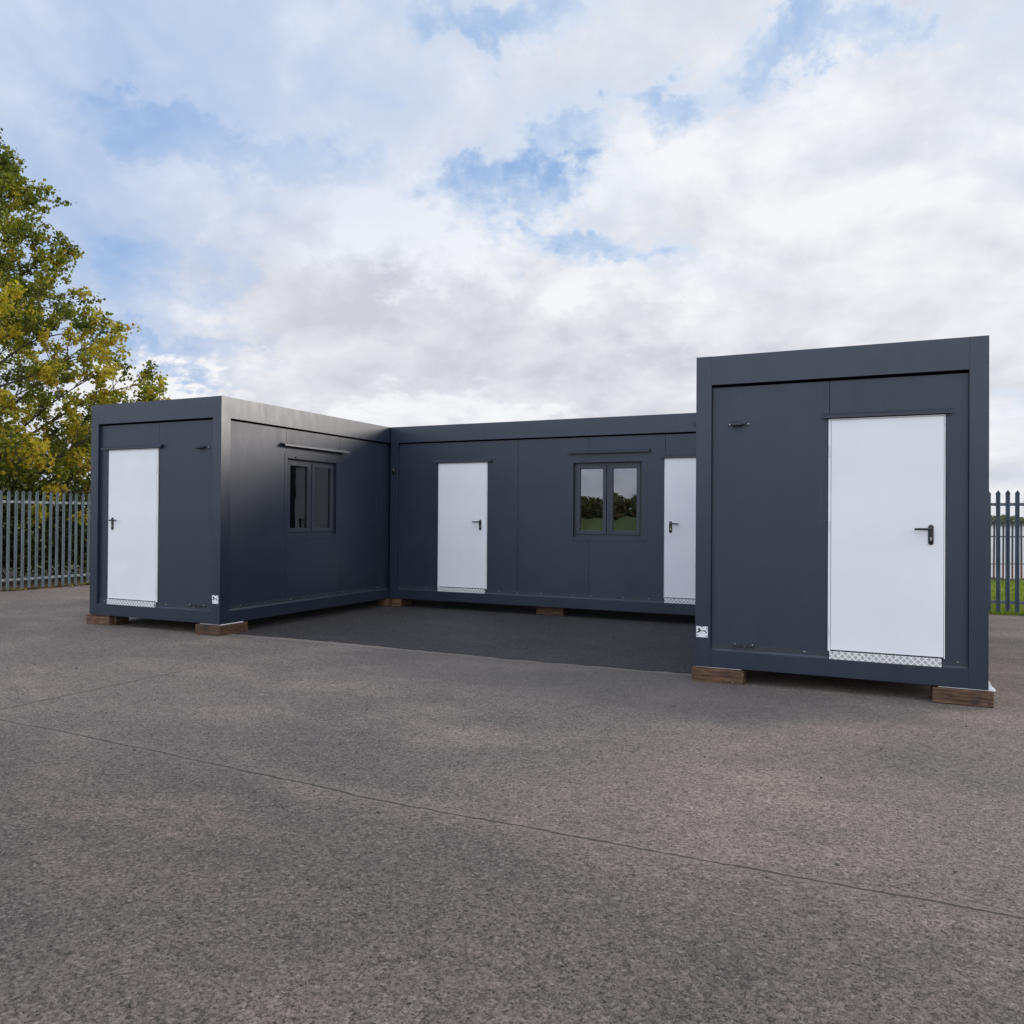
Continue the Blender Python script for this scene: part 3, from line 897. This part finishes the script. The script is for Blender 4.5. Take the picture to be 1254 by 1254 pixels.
# grass blades beyond the right fence
def grass_patch(name, x0, x1, y0, y1, n, seed):
    rg = random.Random(seed); verts = []; faces = []; cols = []
    for _ in range(n):
        x = rg.uniform(x0, x1); y = y0+(y1-y0)*rg.random()**1.3
        if (y-16.2)-.60*(x-10.45) > 0: continue
        h = rg.uniform(.02, .07)*(1.4 if y < 7.8 else 1); a = rg.uniform(0, 6.283); w = rg.uniform(.006, .012)
        dx, dy = math.cos(a)*w, math.sin(a)*w; lx, ly = rg.uniform(-.05, .05), rg.uniform(-.05, .05)
        i = len(verts)
        verts += [(x-dx, y-dy, -.03), (x+dx, y+dy, -.03), (x+lx*.5+dx*.5, y+ly*.5+dy*.5, h*.6), (x+lx, y+ly, h)]
        faces += [(i, i+1, i+2), (i, i+2, i+3)]
        j = rg.uniform(.7, 1.3); c = (.19*j, .27*j, .030*j) if rg.random() < .8 else (.30*j, .29*j, .09*j)
        cols += [c]*6
    me = bpy.data.meshes.new(name); me.from_pydata(verts, [], faces)
    at = me.color_attributes.new('leafcol', 'FLOAT_COLOR', 'CORNER')
    fl = []
    for c in cols: fl += [c[0], c[1], c[2], 1.0]
    at.data.foreach_set('color', fl); me.materials.append(M_grass)
    o = bpy.data.objects.new(name, me); COL.objects.link(o)
    tag(o, 'bright green short grass between the dark palisade fence and the lake railing', 'grass', kind='stuff')
grass_patch('grass', 8.2, 14.5, 7.64, 17.5, 42000, 8)

# loose grit and a few blown leaves on the yard
rg = random.Random(31); b = MB()
for _ in range(150):
    x, y = rg.uniform(-7, 12), rg.uniform(-6.5, 3.5)
    if (-2.6 < x < 8.7 and y > -.25): continue
    r = rg.uniform(.004, .011)
    b.ball((x, y, r*.4), r, rg.uniform(.7, 1.4), rg.uniform(.7, 1.4), .7, 6)
tag(b.build('grit', M_kerb), 'loose grit scattered over the weathered asphalt', 'grit', kind='stuff')

# fallen leaves blown against the foot of the pale fence
rg = random.Random(41); lv = []
for _ in range(700):
    y = rg.uniform(-1.5, 7.0); x = -8.22+abs(rg.gauss(0, .10))-.05
    j = rg.uniform(.6, 1.2)
    c = (.30*j, .24*j, .03*j) if rg.random() < .35 else ((.16*j, .095*j, .035*j) if rg.random() < .6 else (.07*j, .10*j, .02*j))
    lv.append((Vector((x, y, .008+rg.random()*.03)), (rdir(rg)*.5+Vector((0, 0, 1))).normalized(), rg.uniform(.05, .10), c))
tag(leaf_object('fallen_leaves', lv, M_leafd), 'fallen autumn leaves along the foot of the pale palisade fence', 'leaves', kind='stuff')

# far wooded shore across the lake: one continuous mass
rg = random.Random(77); lv = []
for k in range(150):
    a = R(-12)+R(40)*k/150
    D = 500+rg.uniform(-30, 40)
    cx_, cy_ = 7.7+math.sin(a)*D, -7.8+math.cos(a)*D
    H = rg.uniform(3.2, 5.6); rr = rg.uniform(2.2, 4.5)
    hue = rg.random()
    for _ in range(170):
        d = rdir(rg); u = rg.random()**.4
        p = Vector((cx_+d.x*rr*u, cy_+d.y*rr*u, max(-.9, H*.45+d.z*H*.55*u)))
        j = rg.uniform(.7, 1.25)
        c = (.10*j, .125*j, .05*j) if hue < .6 else (.15*j, .15*j, .085*j)
        lv.append((p, rdir(rg), rg.uniform(.7, 1.5), c))
fs = leaf_object('far_woods', lv, M_leafd)
tag(fs, 'distant low line of trees on the far shore of the lake', 'woods', kind='stuff')

# behind the viewpoint: bank and scrub that the back window mirrors
def scrubpal(c, hue, rg):
    j = rg.uniform(.6, 1.3)
    return (.11*j, .13*j, .045*j) if hue < .6 else (.17*j, .15*j, .06*j)
for i, (x, hh, w) in enumerate([(-27, 1.7, 2.6), (-22.5, 1.5, 2.4), (-18, 1.3, 2.6), (-13.5, 1.6, 2.4), (-9.5, 1.9, 2.2), (-5.5, 1.4, 2.4), (-1, 1.3, 2.5), (4, 1.6, 2.6), (9, 1.5, 2.6)]):
    bush('scrub_bush', (x, -45.5, 1.45), w, 1.0, hh, 5200, 'dark scrub bush on the grass bank opposite the cabins', 'bush', scrubpal, M_leafd, 100+i, .24, 'scrub bushes on the bank', 6)

# ------------------------------------------------------------------ sky, sun
SUN_AZ, SUN_EL = 45.0, 14.0                     # azimuth clockwise from +Y
w = bpy.data.worlds.new('World'); S.world = w; w.use_nodes = True
t = NT(w.node_tree); bg = w.node_tree.nodes['Background']
sky = t.node('ShaderNodeTexSky', sky_type='NISHITA'); sky.sun_disc = False
sky.sun_elevation = R(SUN_EL); sky.sun_rotation = R(SUN_AZ)
sky.air_density = 1.0; sky.dust_density = 1.2; sky.ozone_density = 1.4
d = t.coord('Generated'); dx, dy, dz = t.sep(d)
azd = t.mul(t.m('ARCTAN2', dx, dy), 180/math.pi)
eld = t.mul(t.m('ARCSINE', dz), 180/math.pi)
# cloud-layer coordinates: stretched towards the horizon
zc = t.m('MAXIMUM', dz, -.05)
q = t.comb(dx, dy, t.mul(t.m('LOGARITHM', t.add(zc, .25), math.e), .85))
wn = t.noise(q, 4.0, 6, .6, col=True); wx, wy, wz = t.sep(wn)
wn2 = t.noise(q, 13, 5, .62, col=True); w2x, w2y, w2z = t.sep(wn2)
wn3 = t.noise(q, 34, 4, .65, col=True); w3x, w3y, w3z = t.sep(wn3)
azw = t.add(azd, t.add(t.add(t.mul(t.sub(wx, .5), 16), t.mul(t.sub(w2x, .5), 13)), t.mul(t.sub(w3x, .5), 5)))
elw = t.add(eld, t.add(t.add(t.mul(t.sub(wy, .5), 9), t.mul(t.sub(w2y, .5), 8)), t.mul(t.sub(w3y, .5), 3.5)))
def blob(a0, e0, ra, re, k):
    u = t.mul(t.sub(azw, a0), 1/ra); v = t.mul(t.sub(elw, e0), 1/re)
    r2 = t.add(t.mul(u, u), t.mul(v, v))
    return t.mul(t.ss(r2, 0.0, 2.2, 1, 0), k)
def total(lst):
    s = None
    for a in lst:
        b_ = blob(*a); s = b_ if s is None else t.add(s, b_)
    return s
holes = total([(-44.6, 23.0, 9, 1.6, .30), (-21.6, 24.6, 3.4, 2.0, .26), (-24.0, 21.2, 4.2, 2.6, .42), (-19.5, 17.8, 6.5, 1.3, .42),
               (-12.5, 27.6, 4.5, 1.6, .36), (-1.7, 28.6, 5, 1.6, .36), (-28, 32, 9, 1.6, .30), (-53, 25.5, 9, 1.8, .12),
               (-55, 18.0, 12, 3, .12), (-50, 13.5, 6, 3.5, .26), (-45, 10.6, 5, 1.0, .22), (-12, 22.0, 5, 1.8, .12), (6.5, 6.6, 4, .8, .2), (-36, 27.5, 6, 1.0, .12), (-9, 17.5, 5, 1.2, .12)])
bodies = total([(-31.5, 17.6, 9, 3.2, .7), (-29, 13, 14, 4, .4), (-48, 7.5, 4.5, 2.4, .6), (-6, 16, 14, 6, .35), (-2, 23, 9, 3, .2), (-10, 8, 18, 4, .4)])
n1 = t.noise(q, 3.0, 8, .56, .3)
n2 = t.noise(q, 8.5, 7, .58, .3)
n3 = t.m('ABSOLUTE', t.sub(t.mul(t.noise(q, 6.5, 6, .52, .1), 2), 1))          # billows
cov = t.add(t.add(t.mul(n1, .80), t.mul(n2, .85)), -.04)
cov = t.add(t.sub(cov, holes), t.mul(bodies, .45))
cov = t.sub(cov, t.mul(t.ss(eld, 14, 21), .14))
alpha = t.ss(cov, .30, .86)
# cloud tone: bright billows, lilac-grey undersides
qs = t.vm('ADD', q, (-.02, -.01, .06))
n2s = t.noise(qs, 8.5, 5, .58, .3); n1s = t.noise(qs, 3.0, 5, .56, .3)
rel = t.add(t.mul(t.sub(n2, n2s), 1.3), t.mul(t.sub(n1, n1s), 1.9))
base_g = total([(-27, 10.6, 16, 2.4, .22), (-14, 9.4, 10, 1.8, .22), (-36, 14.5, 6, 2, .2)])
white = total([(-30, 19.5, 7, 2.8, .55), (-48, 8.6, 4, 1.8, .5), (0, 15, 22, 12, .22), (-8, 22, 12, 6, .15), (-18, 15.6, 7, 1.3, .3), (-33, 6.5, 12, 1.2, .3)])
tone = t.add(t.add(.40, rel), t.add(t.mul(t.sub(n1, .5), .8), t.mul(n3, .38)))
tone = t.sub(t.add(tone, white), base_g)
tone = t.m('MINIMUM', t.m('MAXIMUM', tone, 0.0), 1.0)
ccol = t.mix(tone, (5.3, 5.4, 6.0), (7.85, 7.95, 8.25))
# thin milky veil over the blue, towards the left a bluer one
side_ = t.ss(azd, -58, -14)
veil = t.mix(side_, (3.9, 4.9, 6.9), (6.4, 7.0, 7.9))
blue = t.mix(.75, sky.outputs[0], (3.0, 4.7, 7.7))
thin = t.ss(cov, .08, .50)
skyc = t.mix(t.mul(thin, .85), blue, veil)
leftv = t.m('MULTIPLY', t.ss(azd, -14, -52), t.ss(eld, 13, 24))
cc2 = t.mix(t.mul(leftv, .85), ccol, t.mix(n2, (3.6, 4.7, 6.7), (5.9, 6.6, 7.9)))
col = t.mix(alpha, skyc, cc2)
# overcast is brightest overhead and on the side the sun lights (behind the viewpoint)
boost = t.add(1.0, t.add(t.mul(t.ss(eld, 34, 70), 0.9), t.mul(t.mul(t.ss(t.add(t.mul(dx, .25), t.mul(dy, -1)), .0, .8), t.ss(eld, -3, 8)), 1.0)))
col = t.mix(1.0, col, t.comb(boost, boost, boost), 'MULTIPLY')
t.l.new(col, bg.inputs[0]); bg.inputs[1].default_value = .10

sl = bpy.data.lights.new('sun', 'SUN'); so = bpy.data.objects.new('sun', sl); COL.objects.link(so)
sd = Vector((math.sin(R(SUN_AZ))*math.cos(R(SUN_EL)), math.cos(R(SUN_AZ))*math.cos(R(SUN_EL)), math.sin(R(SUN_EL))))
so.rotation_euler = sd.to_track_quat('Z', 'Y').to_euler(); so.location = (30, 30, 20)
sl.energy = 1.5; sl.angle = R(17); sl.color = (1.0, .87, .75)

vs = S.view_settings
S.display_settings.display_device = 'sRGB'
vs.view_transform = 'Standard'; vs.look = 'None'; vs.gamma = 1.0; vs.exposure = 0.22; vs.use_curve_mapping = False
S.render.engine = 'CYCLES'
S.cycles.max_bounces = 8; S.cycles.transparent_max_bounces = 12
